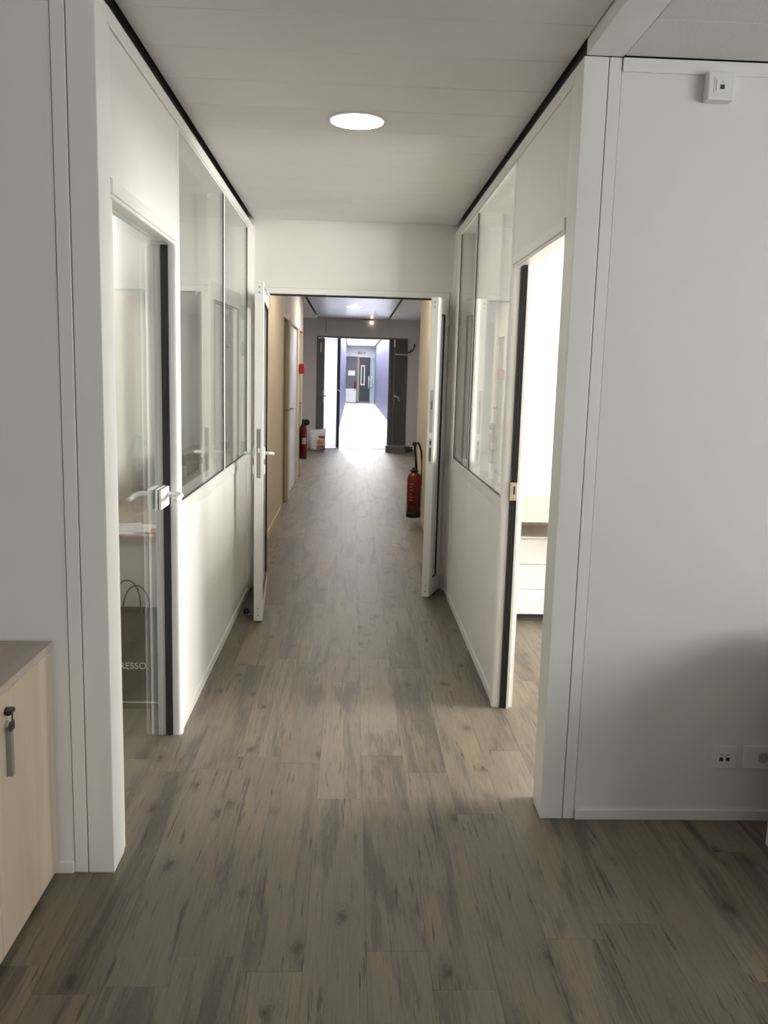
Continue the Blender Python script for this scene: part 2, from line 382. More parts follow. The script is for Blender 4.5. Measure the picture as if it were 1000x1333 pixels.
# ceilings ---------------------------------------------------------------
ceil = struct('ceiling', B(-4.2, 4.5, -3.6, 6.05, 2.62, 2.70), M_DARK, 'suspended ceiling of the offices and corridor')
y = 2.67 - 0.3*20
while y < 6.05:
    y1 = min(y+0.3, 6.052)
    obj('ceiling_plank', MB().box(XL+0.001, XR-0.001, y+0.0008, y1-0.0008, ZM, ZM+0.012, bev=0.0022), M_CEIL, ceil)
    y += 0.3
obj('bulkhead_strip', B(XR+0.003, XR+0.117, -3.58, YR-0.004, ZC, ZC+0.14, bev=0.002), M_WHITE, ceil)
obj('bulkhead_strip', B(XL-0.117, XL-0.003, -3.58, YL-0.004, ZC, ZC+0.14, bev=0.002), M_WHITE, ceil)
for i in range(4):
    for j in range(5):
        xa, yb = XR+0.118+0.6*i, 2.50-0.6*(j-1)
        yb2 = min(yb, YR-0.002)
        obj('ceiling_tile', MB().box(xa+0.002, xa+0.598, yb-0.598, yb2-0.002, ZC+0.003, ZC+0.02, bev=0.003), M_TILE, ceil)
obj('ceiling_field', B(-3.3, XL-0.118, -3.58, YL, ZC+0.003, ZC+0.02), M_TILE, ceil)
obj('ceiling_field', B(XR+0.118, 3.3, -3.58, -0.52, ZC+0.003, ZC+0.02), M_TILE, ceil)

# ---------------------------------------------------------------- corridor partitions
def partition(side):
    s = -1 if side == 'left' else 1
    X0 = XL if s < 0 else XR
    Yf = YL+0.113 if s < 0 else YR+0.113      # behind the corner post
    Yj = 3.503 if s < 0 else 3.852            # far edge of the far door jamb
    Ym = 4.755 if s < 0 else 5.035            # mullion
    Ye = 5.80
    yE = 6.05
    def X(a, b): return (min(X0+s*a, X0+s*b), max(X0+s*a, X0+s*b))     # depth a..b into the wall
    w = root('wall_'+side, 'white glazed office partition on the %s side of the corridor' % side)
    # header over the door
    x0, x1 = X(0.002, 0.085); obj('header_panel', B(x0, x1, Yf+0.03, Yj+0.012, 2.03, 2.428, bev=0.001), M_PANEL, w)
    x0, x1 = X(0.0, 0.086); obj('header_frame', MB().box(x0, x1, Yf, Yf+0.028, 2.03, 2.43), M_WHITE, w)
    x0, x1 = X(-0.004, 0.09); obj('head_track', B(x0, x1, Yf, yE, 2.43, ZC, bev=0.002), M_WHITE, w)
    x0, x1 = X(0.035, 0.085); obj('shadow_gap', B(x0, x1, Yf, yE, ZC, 2.618), M_GAP, w)
    # lower panels
    x0, x1 = X(0.003, 0.082)
    seams = [Yj+0.003, Ym, 4.995, Ye] if s < 0 else [Yj+0.003, Ym, Ye]
    for a, b in zip(seams[:-1], seams[1:]):
        obj('panel', B(x0, x1, a+0.0012, b-0.0012, 0.045, 0.905, bev=0.0015), M_PANEL, w)
    x0, x1 = X(0.010, 0.07); obj('seam', B(x0, x1, Yj+0.003, Ye, 0.045, 0.905), M_SEAM, w)
    x0, x1 = X(-0.005, 0.088); obj('plinth', B(x0, x1, Yj, Ye, 0.0, 0.044, bev=0.002), M_WHITE, w)
    x0, x1 = X(-0.002, 0.086); obj('sill_rail', B(x0, x1, Yj+0.002, Ye, 0.906, 0.963, bev=0.003), M_WHITE, w)
    x0, x1 = X(-0.003, 0.088); obj('end_post', MB().box(x0, x1, Ye+0.003, yE-0.06, 0, 2.429, bev=0.003), M_ALU, w)
    x0, x1 = X(-0.008, 0.088); obj('end_post', MB().box(x0, x1, yE-0.058, yE, 0, 2.429, bev=0.006, seg=2), M_ALU, w)
    x0, x1 = X(-0.016, -0.009); obj('foot_cover', MB().box(x0, x1, yE-0.056, yE-0.004, 0.0, 0.11, bev=0.003), M_ALU, w)
    # window: two panes on each face of the frame
    wn = root('window_1' if s < 0 else 'window_2', 'double glazed window of the %s partition' % side)
    fr = MB()
    x0, x1 = X(-0.001, 0.085)
    ya = Yj+0.004; yb = Ye
    for a, b in ((ya, ya+0.036), (Ym-0.011, Ym+0.011), (yb-0.028, yb)):
        fr.box(x0, x1, a, b, 0.965, 2.428, bev=0.002)
    for a, b in ((ya+0.036, Ym-0.011), (Ym+0.011, yb-0.028)):
        fr.box(x0, x1, a, b, 0.965, 0.972).box(x0, x1, a, b, 2.418, 2.428)
    obj('window_frame', fr, M_ALU, wn)
    for a, b in ((ya+0.037, Ym-0.012), (Ym+0.012, yb-0.029)):
        gk = MB(); x0, x1 = X(0.001, 0.011)
        gk.box(x0, x1, a, b, 0.9725, 0.976).box(x0, x1, a, a+0.0025, 0.976, 2.415).box(x0, x1, b-0.003, b, 0.976, 2.415)
        obj('gasket', gk, M_BLACK, wn)
        x0, x1 = X(0.004, 0.009); obj('pane', B(x0, x1, a+0.003, b-0.0035, 0.977, 2.417), M_GLASSW if s < 0 else M_GLASSR, wn)
        x0, x1 = X(0.075, 0.080); obj('pane', B(x0, x1, a+0.003, b-0.003, 0.973, 2.417), M_GLASSI if s < 0 else M_GLASSR, wn)
    # door frame
    d = root('door_1' if s < 0 else 'door_2', ('closed glass office door with white frame and lever handle' if s < 0 else 'open office doorway with white frame and black seal'))
    x0, x1 = X(-0.010, 0.045); yj0 = Yj-0.064
    # rounded far jamb profile
    def prof(u0, u1, v0, v1, r=0.016):
        return [(u0, v0), (u1-r, v0)] + [(u1-r+r*math.sin(t*PI/8), v0+r-r*math.cos(t*PI/8)) for t in range(1, 5)] + [(u1, v1-r)] + [(u1-r+r*math.cos(t*PI/8), v1-r+r*math.sin(t*PI/8)) for t in range(1, 5)] + [(u0, v1)]
    def jamb(y0, y1, out=0.010, top=2.026):
        pts = prof(0, out+0.086, 0, y1-y0)          # u: outwards, v: along Y
        m = MB()
        q = [(X0 + s*(0.086-u), y0+v) for u, v in pts]
        m.prism(q, 'z', 0.0, top); return m
    obj('door_jamb', jamb(Yj-0.052, Yj), M_ALU, d)
    obj('door_jamb', jamb(Yf+0.002, Yf+0.045, -0.002, 1.9715), M_ALU, d)
    x0, x1 = X(-0.010, 0.086); obj('door_head', MB().box(x0, x1, Yf+0.002, Yj-0.053, 1.985, 2.026, bev=0.006, seg=2), M_ALU, d)
    x0, x1 = X(-0.006, 0.02); obj('head_bead', MB().box(x0, x1, Yf+0.002, Yj-0.053, 1.972, 1.984, bev=0.003), M_ALU, d)
    if s < 0:
        x0, x1 = X(0.026, 0.0535); obj('seal', MB().box(x0, x1, Yj-0.063, Yj-0.053, 0.004, 1.972).box(x0+0.008, x1-0.010, Yj-0.066, Yj-0.063, 0.004, 1.972), M_BLACK, d)
        gl = 0.054
        x0, x1 = X(gl, gl+0.010)
        obj('glass_leaf', B(x0, x1, Yf+0.052, Yj-0.056, 0.006, 1.982), M_GLASS, d)
        xf = X0+s*gl
        yc = Yj-0.132
        pl = obj('lock_plate', MB().box(xf+0.0005, xf+0.010, yc-0.075, yc+0.072, 0.970, 1.050, bev=0.003, seg=2), M_WHITEP, d)
        obj('plate_edge', B(xf+0.010, xf+0.013, yc-0.073, yc+0.070, 0.972, 1.048), M_BLACK, pl)
        obj('plate_cover', MB().box(xf+0.013, xf+0.025, yc-0.073, yc+0.070, 0.972, 1.048, bev=0.004, seg=2), M_WHITEP, pl)
        obj('lock_plate', MB().box(xf-0.030, xf-0.0105, yc-0.075, yc+0.072, 0.970, 1.050, bev=0.003, seg=2), M_WHITEP, d)
        for sg, b0 in ((1, xf+0.025), (-1, xf-0.030)):
            yy = yc+0.03
            pts = [(b0, yy, 1.02), (b0+sg*0.036, yy, 1.02), (b0+sg*0.054, yy-0.008, 1.019), (b0+sg*0.060, yy-0.03, 1.018), (b0+sg*0.060, yy-0.085, 1.016), (b0+sg*0.058, yy-0.135, 1.014)]
            obj('lever', MB().tube(pts, [0.010, 0.010, 0.010, 0.0095, 0.009, 0.0075], 12), M_WHITEP, d)
    else:
        x0, x1 = X(0.027, 0.0545); obj('seal', MB().box(x0, x1, Yj-0.063, Yj-0.053, 0.004, 1.985).box(x0+0.010, x1-0.010, Yj-0.066, Yj-0.063, 0.004, 1.985), M_BLACK, d)
        x0, x1 = X(0.055, 0.066); obj('stop_bead', MB().box(x0, x1, Yj-0.070, Yj-0.053, 0.0, 1.985), M_ALU, d)
        yk = Yj-0.069
        x0, x1 = X(0.024, 0.056)
        sp = obj('strike_plate', MB().box(x0, x1, yk-0.004, yk+0.002, 0.970, 1.050, bev=0.001), M_DULL, d)
        obj('strike_slot', B(x0+0.014, x1-0.010, yk-0.0045, yk-0.0025, 0.998, 1.034), M_CHAR, sp)
    return w
partition('left'); partition('right')

# ---------------------------------------------------------------- corridor end wall with double door
YB = 6.055
wb = root('wall_back', 'white end wall with a double doorway')
obj('transom_panel', B(-0.76, 0.76, YB, YB+0.08, 2.075, 2.69), M_PANEL, wb)
obj('end_panel', B(XL-0.08, -0.657, YB, YB+0.08, 0.0, 2.074, bev=0.001), M_PANEL, wb)
obj('end_panel', B(0.657, XR+0.08, YB, YB+0.08, 0.0, 2.074, bev=0.001), M_PANEL, wb)
obj('corner_bead', MB().box(XL+0.002, XL+0.014, YB-0.008, YB+0.001, 0.12, ZC, bev=0.002), M_ALU, wb)
obj('corner_bead', MB().box(XR-0.014, XR-0.002, YB-0.008, YB+0.001, 0.12, ZC, bev=0.002), M_ALU, wb)
d3 = root('door_3', 'white aluminium double door standing open, glazed leaves')
obj('door_frame', MB().box(-0.654, -0.608, YB-0.006, YB+0.085, 0.0, 2.074, bev=0.003).box(0.608, 0.654, YB-0.006, YB+0.085, 0.0, 2.074, bev=0.003).box(-0.608, 0.608, YB-0.006, YB+0.085, 2.034, 2.074, bev=0.003), M_ALU, d3)
obj('head_seal', B(-0.607, 0.607, YB+0.01, YB+0.05, 2.024, 2.0335), M_BLACK, d3)
def leaf(hx, hy, ang, W, sgn, kind):
    """local x runs from the hinge to the free edge, local y is thickness; sgn mirrors the leaf's faces"""
    r = bpy.data.objects.new('door_leaf', None); COL.objects.link(r); r.parent = d3; r.location = (hx, hy, 0); r.rotation_euler = (0, 0, ang)
    T = 0.052; st = 0.085
    f = MB()
    f.box(0, st, -T/2, T/2, 0.012, 2.018, bev=0.002).box(W-st, W, -T/2, T/2, 0.012, 2.018, bev=0.002)
    f.box(st, W-st, -T/2, T/2, 1.915, 2.018, bev=0.002).box(st, W-st, -T/2, T/2, 0.012, 0.13, bev=0.002)
    obj('leaf_frame', f, M_ALU, r)
    g = MB()
    for a in (-1, 1):
        y0, y1 = sorted((a*T/2*0.55, a*(T/2+0.0008)))
        g.box(st-0.001, st+0.006, y0, y1, 0.13, 1.915).box(W-st-0.006, W-st+0.001, y0, y1, 0.13, 1.915).box(st, W-st, y0, y1, 0.128, 0.134).box(st, W-st, y0, y1, 1.911, 1.917)
    obj('gasket', g, M_BLACK, r)
    obj('pane', B(st, W-st, -0.004, 0.004, 0.132, 1.913), M_GLASS, r)
    # free edge furniture
    e = W+0.0012
    sc = MB()
    for z in (0.05, 0.09, 1.955, 1.985): sc.tube([(W-0.002, 0, z), (e+0.0008, 0, z)], 0.005, 8)
    obj('screw', sc, M_GREYM, r)['kind'] = 'stuff'
    if kind == 'main':
        obj('lock_faceplate', B(W-0.001, e, -0.011, 0.011, 0.885, 1.175), M_STEEL, r)
        obj('latch_bolt', MB().box(W, e+0.006, -0.005, 0.005, 1.035, 1.062, bev=0.002), M_ALU, r)
        for a in (-1, 1):
            obj('rosette', MB().box(W-0.075, W-0.012, *sorted((a*T/2, a*(T/2+0.009))), 0.995, 1.065, bev=0.003), M_WHITEP, r)
            obj('cylinder_cover', MB().box(W-0.072, W-0.015, *sorted((a*T/2, a*(T/2+0.010))), 0.905, 0.962, bev=0.003), M_WHITEP, r)
            pts = [(W-0.045, a*(T/2+0.008), 1.03), (W-0.045, a*(T/2+0.040), 1.03), (W-0.055, a*(T/2+0.053), 1.028), (W-0.085, a*(T/2+0.058), 1.024), (W-0.165, a*(T/2+0.056), 1.014)]
            obj('lever', MB().tube(pts, [0.0095, 0.0095, 0.0095, 0.009, 0.0075], 10), M_WHITEP, r)
    else:
        fp = obj('lock_faceplate', B(W-0.001, e, -0.011, 0.011, 1.135, 1.42), M_STEEL, r)
        obj('key_slot', B(W, e+0.0008, -0.004, 0.004, 1.29, 1.35), M_CHAR, fp)
        obj('strike_cover', MB().box(W-0.001, e+0.001, -0.014, 0.014, 1.098, 1.13), M_ALU, r)
        fp = obj('strike_plate', B(W-0.001, e, -0.010, 0.010, 0.925, 1.095), M_STEEL, r)
        obj('bolt_hole', MB().box(W, e+0.0008, -0.006, 0.006, 1.055, 1.082).box(W, e+0.0008, -0.006, 0.006, 0.945, 1.035), M_CHAR, fp)
    hs = -sgn
    for z in (0.14, 0.98, 1.66, 1.90):
        hb = MB().tube([(-0.012, hs*(T/2+0.010), z-0.05), (-0.012, hs*(T/2+0.010), z+0.05)], 0.010, 10)
        hb.box(-0.012, 0.03, *sorted((hs*(T/2), hs*(T/2+0.006))), z-0.05, z+0.05)
        obj('hinge', hb, M_WHITEP, r)
    return r
# left leaf: hinge at the left jamb, standing open towards the viewer
def leaf_between(h, f, sgn, kind):
    v = Vector((f[0]-h[0], f[1]-h[1])); return leaf(h[0], h[1], math.atan2(v.y, v.x), v.length, sgn, kind)
LL = leaf_between((-0.601, 6.015), (-0.541, 5.11), 1, 'main')
obj('selector_arm', MB().tube([(0.86, 0.027, 1.99), (0.90, 0.045, 1.955), (0.895, 0.062, 1.93)], 0.006, 8), M_WHITEP, LL)
RL = leaf_between((0.622, 6.020), (0.530, 5.77), -1, 'half')
t = thing('floor_door_stop', 'small black rubber door stop on the floor beside the open left leaf', 'door stop', (-0.635, 5.30, 0))
obj('rubber', MB().lathe([(0.018, 0), (0.019, 0.01), (0.017, 0.035), (0.012, 0.04)], seg=16), M_BLACK, t)
obj('base_ring', MB().lathe([(0.024, 0), (0.024, 0.004), (0.019, 0.005)], seg=16), M_STEEL, t)

# ---------------------------------------------------------------- left office (behind the closed glass door)
struct('wall_left_office', B(-1.44, -1.36, 2.53, 6.05, 0, 2.62), M_PLASTER, 'pale wall inside the left office, behind the desk')
struct('wall_left_office_end', B(-1.36, -0.79, 5.99, 6.05, 0, 2.62), M_PLASTER, 'far wall inside the left office')
obj('ceiling_field', B(-1.36, -0.79, 2.55, 5.99, ZC+0.003, ZC+0.02), M_TILE, ceil)
t = thing('desk', 'wood-topped desk with pale front panel in the left office, behind the glass door', 'desk', (-1.08, 5.0, 0))
obj('desk_top', MB().box(-0.27, 0.27, -0.97, 0.97, 0.700, 0.730, bev=0.002), M_CABTOP, t)
obj('front_panel', MB().box(-0.26, 0.26, -0.935, -0.915, 0.02, 0.699), M_PLASTER, t)
obj('end_panel', MB().box(-0.26, 0.26, 0.915, 0.935, 0.0, 0.699), M_PLASTER, t)
obj('side_panel', MB().box(-0.268, -0.262, -0.91, 0.91, 0.02, 0.699), M_PLASTER, t)
t = thing('paper_bag', 'dark brown paper shopping bag with pale lettering, standing before the left office desk', 'bag', (-0.985, 3.73, 0))
bagm = MB(); bm = bagm.bm
Wb, Hb, Db = 0.165, 0.437, 0.13
vs = [bm.verts.new(p) for p in [(-Wb, 0, 0), (Wb, 0, 0), (Wb, Db, 0), (-Wb, Db, 0), (-Wb, 0.012, Hb), (Wb, 0.012, Hb), (Wb, Db-0.012, Hb), (-Wb, Db-0.012, Hb), (Wb-0.018, Db/2, Hb), (-Wb+0.018, Db/2, Hb), (Wb, Db/2, 0), (-Wb, Db/2, 0)]]
for f in [(0, 1, 5, 4), (2, 3, 7, 6), (1, 10, 8, 5), (10, 2, 6, 8), (3, 11, 9, 7), (11, 0, 4, 9), (0, 3, 2, 1)]: bm.faces.new([vs[i] for i in f])
obj('bag_body', bagm, M_BAG, t)
for yy, xo in ((0.016, 0.055), (Db-0.016, -0.01)):
    obj('handle', MB().tube([(xo-0.062, yy, Hb-0.04)]+[(xo-0.058*math.cos(a*PI/10), yy, Hb+0.02+0.105*math.sin(a*PI/10)) for a in range(11)]+[(xo+0.062, yy, Hb-0.04)], 0.0032, 6), M_BAG, t)
tm = text_mesh('NESPRESSO.', 0.042, 0.0004, 'lettering', 1.0); wt = max(v.co.x for v in tm.vertices)
tx = obj('lettering', tm, M_PRINT, t, (0.104-wt, 0.0042, 0.184)); tx.rotation_euler = (PI/2-0.027, 0, 0)
obj('stripe', B(-Wb, Wb, -0.0012, 0.0004, 0.028, 0.033), M_PRINT, t)
# leaflets on the desk
t = thing('paper_sheets', 'loose white printed sheets on the near edge of the left office desk', 'papers', (-1.02, 4.13, 0.7305))
for i, (dx, dy, a) in enumerate(((0, 0, 0.1), (0.06, 0.05, -0.25), (-0.09, 0.07, 0.3))):
    obj('sheet', MB().box(-0.105, 0.105, -0.07, 0.14, 0.0012*i, 0.0012*i+0.0009).rot(a), M_PAPER, t, (dx, dy, 0))
t = thing('folded_leaflet', 'red and white folded leaflet lying on the sheets, left office desk', 'leaflet', (-0.925, 4.12, 0.7345))
obj('cover', MB().prism([(-0.04, 0.0), (0.06, 0.001), (0.061, 0.003), (0.0, 0.016), (-0.041, 0.003)], 'x', -0.04, 0.055), M_REDP, t)
obj('inner_page', MB().prism([(-0.04, 0.004), (0.0, 0.020), (0.001, 0.022), (-0.042, 0.006)], 'x', -0.10, -0.02), M_PAPER, t)
# coffee machine
t = thing('coffee_machine', 'black coffee machine with smoked tank, seen through the left corridor window', 'coffee machine', (-1.02, 5.70, 0.7305))
obj('body', MB().box(-0.045, 0.055, -0.06, 0.06, 0.0, 0.235, bev=0.012, seg=2), M_COFFEE, t)
obj('brew_head', MB().box(-0.118, -0.045, -0.05, 0.05, 0.155, 0.222, bev=0.012, seg=2), M_COFFEE, t)
obj('drip_tray', MB().box(-0.12, -0.05, -0.055, 0.055, 0.0, 0.075, bev=0.004), M_COFFEE, t)
obj('water_tank', MB().box(0.06, 0.118, -0.055, 0.055, 0.01, 0.235, bev=0.008, seg=2), M_TANK, t)
obj('button', MB().tube([(0.02, -0.058, 0.185), (0.02, -0.064, 0.185)], 0.006, 10), M_STEEL, t)
obj('side_strip', B(0.056, 0.059, -0.062, -0.05, 0.01, 0.23), M_STEEL, t)
t = thing('coffee_cup', 'small white cup standing on the tray of the black coffee machine', 'cup', (-1.112, 5.685, 0.8075))
obj('cup_body', MB().lathe([(0.018, 0), (0.02, 0.002), (0.026, 0.05), (0.028, 0.062), (0.0255, 0.062), (0.024, 0.05), (0.018, 0.006)], seg=20), M_WHITEP, t)
obj('cup_handle', MB().tube([(0.024, -0.002, 0.048), (0.036, -0.004, 0.046), (0.04, -0.004, 0.034), (0.034, -0.004, 0.022), (0.021, -0.002, 0.018)], 0.003, 8), M_WHITEP, t)

# ---------------------------------------------------------------- right office
struct('wall_right_office', B(0.78, 4.0, 5.70, 5.78, 0, 2.62), M_PLASTER, 'bright white end wall of the right office')
wro = struct('wall_right_office_side', MB().box(4.0, 4.1, YR+0.09, 5.78, 0, 0.9).box(4.0, 4.1, YR+0.09, 5.78, 2.5, 2.62).box(4.0, 4.1, YR+0.09, 2.9, 0.9, 2.5).box(4.0, 4.1, 4.6, 5.78, 0.9, 2.5), M_PLASTER, 'window wall of the right office')
w4 = root('window_4', 'office window on the right')
for i in range(2):
    y0 = 2.9+0.85*i
    obj('pane', B(4.045, 4.053, y0+0.05, y0+0.80, 0.95, 2.45), M_GLASS, w4)
    obj('frame', MB().box(4.02, 4.09, y0, y0+0.05, 0.9, 2.5).box(4.02, 4.09, y0+0.80, y0+0.85, 0.9, 2.5).box(4.02, 4.09, y0+0.05, y0+0.80, 0.9, 0.95).box(4.02, 4.09, y0+0.05, y0+0.80, 2.45, 2.5), M_ALU, w4)
obj('ceiling_field', B(XR+0.1, 4.0, YR+0.09, 5.70, ZC+0.003, ZC+0.02), M_TILE, ceil)
struct('floor_right_office', B(3.3, 4.1, YR+0.09, 5.78, -0.06, -0.0045), M_FLOOR, 'floor of the right office by its window')
t = thing('desk', 'pale oak desk top seen through the open right doorway', 'desk', (1.75, 5.24, 0))
obj('desk_top', MB().box(-0.80, 0.80, -0.44, 0.44, 0.705, 0.735, bev=0.002), M_DESK, t)
for sx in (-0.78, 0.75):
    obj('side_panel', MB().box(sx, sx+0.03, -0.02, 0.40, 0.0, 0.704), M_DESK, t)
obj('back_panel', MB().box(-0.75, 0.75, 0.405, 0.42, 0.25, 0.704), M_WHITE, t)
t = thing('drawer_pedestal', 'white three-drawer pedestal under the oak desk, right office', 'drawers', (1.235, 5.478, 0))
obj('carcass', MB().box(-0.21, 0.21, -0.238, 0.15, 0.05, 0.545, bev=0.002), M_WHITE, t)
for i in range(3):
    obj('drawer', MB().box(-0.209, 0.209, -0.258, -0.239, 0.053+0.160*i, 0.053+0.160*i+0.157, bev=0.002), M_WHITE, t)
obj('top_lip', MB().box(-0.21, 0.21, -0.258, -0.239, 0.534, 0.545), M_WHITE, t)
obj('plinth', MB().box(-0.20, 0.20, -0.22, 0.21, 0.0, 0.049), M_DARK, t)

# ---------------------------------------------------------------- corridor beyond the double door
ZH = 2.64
Y0 = 6.14
# left wall with two doorways
wl = struct('wall_hall_left', MB().box(-0.87, -0.75, Y0, 9.40, 0, ZH).box(-0.87, -0.75, 9.40, 13.25, 2.12, ZH).box(-0.87, -0.75, 10.32, 10.45, 0, 2.12).box(-0.87, -0.75, 12.12, 12.26, 0, 2.12).box(-0.87, -0.75, 13.02, 13.25, 0, 2.12), M_BEIGE, 'cream wall on the left of the passage beyond the double door')
obj('skirting', MB().box(-0.7495, -0.742, Y0, 9.39, 0, 0.07, bev=0.002), M_CREAMF, wl)
struct('wall_hall_right', B(0.74, 0.86, Y0, 9.75, 0, ZH), M_BEIGE, 'cream wall on the right of the passage beyond the double door')
obj('skirting', MB().box(0.732, 0.7395, Y0, 9.74, 0, 0.07, bev=0.002), M_CREAMF, bpy.data.objects['wall_hall_right'])
def side_door(n, y0, y1, ml, mf, recess, label, hy, zt=2.10, mh=M_BRASS):
    d = root('door_%d' % n, label)
    fr = MB().box(-0.868, -0.742, y0-0.055, y0, 0, zt+0.05, bev=0.003).box(-0.868, -0.742, y1, y1+0.055, 0, zt+0.05, bev=0.003).box(-0.868, -0.742, y0, y1, zt, zt+0.05, bev=0.003)
    obj('door_frame', fr, mf, d)
    x1 = -0.75-recess
    lf = obj('leaf', B(x1-0.04, x1, y0+0.003, y1-0.003, 0.01, zt-0.003, bev=0.002), ml, d)
    pl = obj('handle_plate', MB().box(x1, x1+0.006, hy-0.02, hy+0.02, 0.95, 1.14, bev=0.002), mh, lf)
    obj('lever', MB().tube([(x1+0.005, hy, 1.08), (x1+0.05, hy, 1.08), (x1+0.055, hy+0.02, 1.08), (x1+0.055, hy+0.11, 1.075)], 0.009, 8), mh, lf)
    return d
side_door(4, 9.46, 10.26, M_DKWOOD, M_CREAMF, 0.03, 'recessed brown side door in cream frame', 10.15)
side_door(5, 10.50, 12.06, M_WHITE, M_WHITE, 0.02, 'wide white door flush in the left wall', 10.62)
side_door(6, 12.31, 12.96, M_DKWOOD, M_CREAMF, 0.03, 'dark recessed side door nearest the hall', 12.85)
# hall
struct('wall_hall_side_left', B(-1.75, -1.65, 13.25, 18.0, 0, ZH), M_HALL, 'grey side wall of the hall on the left')
struct('wall_hall_side_right', B(1.85, 1.95, 9.75, 18.0, 0, ZH), M_HALL, 'grey side wall of the hall on the right')
struct('wall_hall_return_left', B(-1.65, -0.872, 13.15, 13.25, 0, ZH), M_HALL, 'short return wall at the hall corner on the left')
struct('wall_hall_return_right', B(0.862, 1.85, 9.65, 9.75, 0, ZH), M_HALL, 'short return wall at the hall corner on the right')
YF = 18.0
DXL, DXR, DZ = -0.735, 1.12, 2.27
wf = struct('wall_hall_end', MB().box(-1.65, DXL, YF, YF+0.14, 0, ZH).box(DXR, 1.85, YF, YF+0.14, 0, ZH).box(DXL, DXR, YF, YF+0.14, DZ, ZH+0.12), M_HALL, 'grey end wall of the hall around the grey double door')
obj('panel_joint', MB().box(-0.56, -0.553, YF-0.002, YF, DZ+0.06, ZH-0.01), M_SEAM, wf)
obj('panel_joint', MB().box(1.43, 1.436, YF-0.002, YF, 0.05, ZH-0.01), M_SEAM, wf)
hc = struct('ceiling_hall', B(-1.75, 1.95, Y0, YF, ZH+0.05, ZH+0.10), M_DARK, 'hall ceiling of narrow metal planks between plain strips')
y = Y0
while y < YF-0.05:
    obj('ceiling_plank', MB().box(-0.70, 0.70, y+0.002, min(y+0.298, YF-0.004), ZH, ZH+0.012, bev=0.004), M_CEILH, hc); y += 0.3
obj('ceiling_strip', B(-1.65, -0.74, Y0+0.004, YF-0.002, ZH+0.001, ZH+0.012), M_PLASTER, hc)
obj('ceiling_strip', B(0.74, 1.85, Y0+0.004, YF-0.002, ZH+0.001, ZH+0.012), M_PLASTER, hc)

# downlights
def downlight(x, y, z, r, m, label):
    t = thing('downlight', label, 'ceiling light', (x, y, z))
    obj('trim_ring', MB().lathe([(r, 0.0), (r*1.09, -0.001), (r*1.10, -0.004), (r*1.02, -0.007), (r*0.99, -0.005)], seg=40), M_WHITEP, t)
    obj('diffuser', MB().lathe([(r*0.985, -0.0075), (r*0.98, -0.0052)], seg=40), m, t)
    return t
downlight(-0.002, 3.70, ZM, 0.107, M_LAMP, 'round lit downlight in the corridor ceiling nearest the viewer')
downlight(0.004, 14.9, ZH, 0.11, M_LAMPH, 'small lit downlight in the hall ceiling beyond the double door')
downlight(0.0, 8.2, ZH, 0.11, M_LAMPW, 'warm lit downlight above the cream passage, hidden behind the door head')
downlight(-1.03, 2.9, ZC+0.003, 0.107, M_LAMPF, 'unseen downlight added to brighten the left office, nearest the front wall')  # this and the next: unseen lamps added to brighten the left office
downlight(-1.075, 4.85, ZC+0.003, 0.107, M_LAMPO, 'unseen downlight added to brighten the left office, over the coffee machine')
downlight(0.0, 12.0, ZH, 0.11, M_LAMPH, 'lit downlight above the passage, hidden behind the door head')
t = thing('wall_lamp', 'tiny warm lamp high on the hall end wall above the grey double door', 'lamp', (0.37, YF, 2.585))
obj('bracket', MB().box(-0.16, 0.05, -0.04, -0.001, 0.025, 0.045, bev=0.003), M_GREYM, t)
obj('holder', MB().tube([(0, -0.02, 0.025), (0, -0.02, 0.008)], 0.012, 10), M_GREYM, t)
obj('bulb', MB().lathe([(0.008, 0.008), (0.02, -0.004), (0.024, -0.016), (0.016, -0.03), (0.004, -0.034)], (0, -0.02, 0), 14), M_BULB, t)

# fire gear
def extinguisher(name, label, loc, R, H, z0, group=None):
    return thing(name, label, 'fire extinguisher', loc)
t = extinguisher('fire_extinguisher', 'large red fire extinguisher with black hose, on the right by the open leaf', (0.663, 8.9, 0.0), .07, .4, 0)
obj('cylinder', MB().lathe([(0.060, 0.115), (0.0725, 0.12), (0.0725, 0.46), (0.066, 0.492), (0.050, 0.515), (0.028, 0.53)], seg=32), M_RED, t)
obj('base_skirt', MB().lathe([(0.064, 0.055), (0.0745, 0.06), (0.0745, 0.118), (0.07, 0.12)], seg=32), M_BLACK, t)
obj('neck_collar', MB().lathe([(0.030, 0.528), (0.042, 0.532), (0.042, 0.552), (0.030, 0.558), (0.024, 0.575)], seg=20), M_BLACK, t)
obj('lance', MB().tube([(0.018, -0.01, 0.56), (0.010, -0.012, 0.66), (-0.002, -0.014, 0.80), (-0.006, -0.014, 0.83)], [0.014, 0.012, 0.013, 0.018], 12), M_BLACK, t)
obj('lance_head', MB().box(-0.032, 0.018, -0.032, 0.005, 0.805, 0.84, bev=0.006, seg=2), M_COFFEE, t)
obj('hose', MB().tube([(0.010, -0.014, 0.828), (0.026, -0.014, 0.835), (0.044, -0.012, 0.81), (0.062, -0.01, 0.75), (0.073, -0.008, 0.66), (0.078, -0.004, 0.57), (0.074, 0.0, 0.49), (0.0745, 0.0, 0.40)], 0.0105, 10), M_BLACK, t)
obj('trigger', MB().box(-0.125, -0.030, -0.030, -0.006, 0.775, 0.790, bev=0.004).box(-0.105, -0.028, -0.028, -0.008, 0.735, 0.772, bev=0.005), M_BLACK, t)
obj('bracket', MB().box(-0.03, 0.03, 0.0725, 0.078, 0.38, 0.50).box(0.03, 0.0768, 0.0, 0.078, 0.44, 0.46), M_BLACK, t)
M_FADE = mat('faded_print', (0.50, 0.16, 0.15), 0.5)
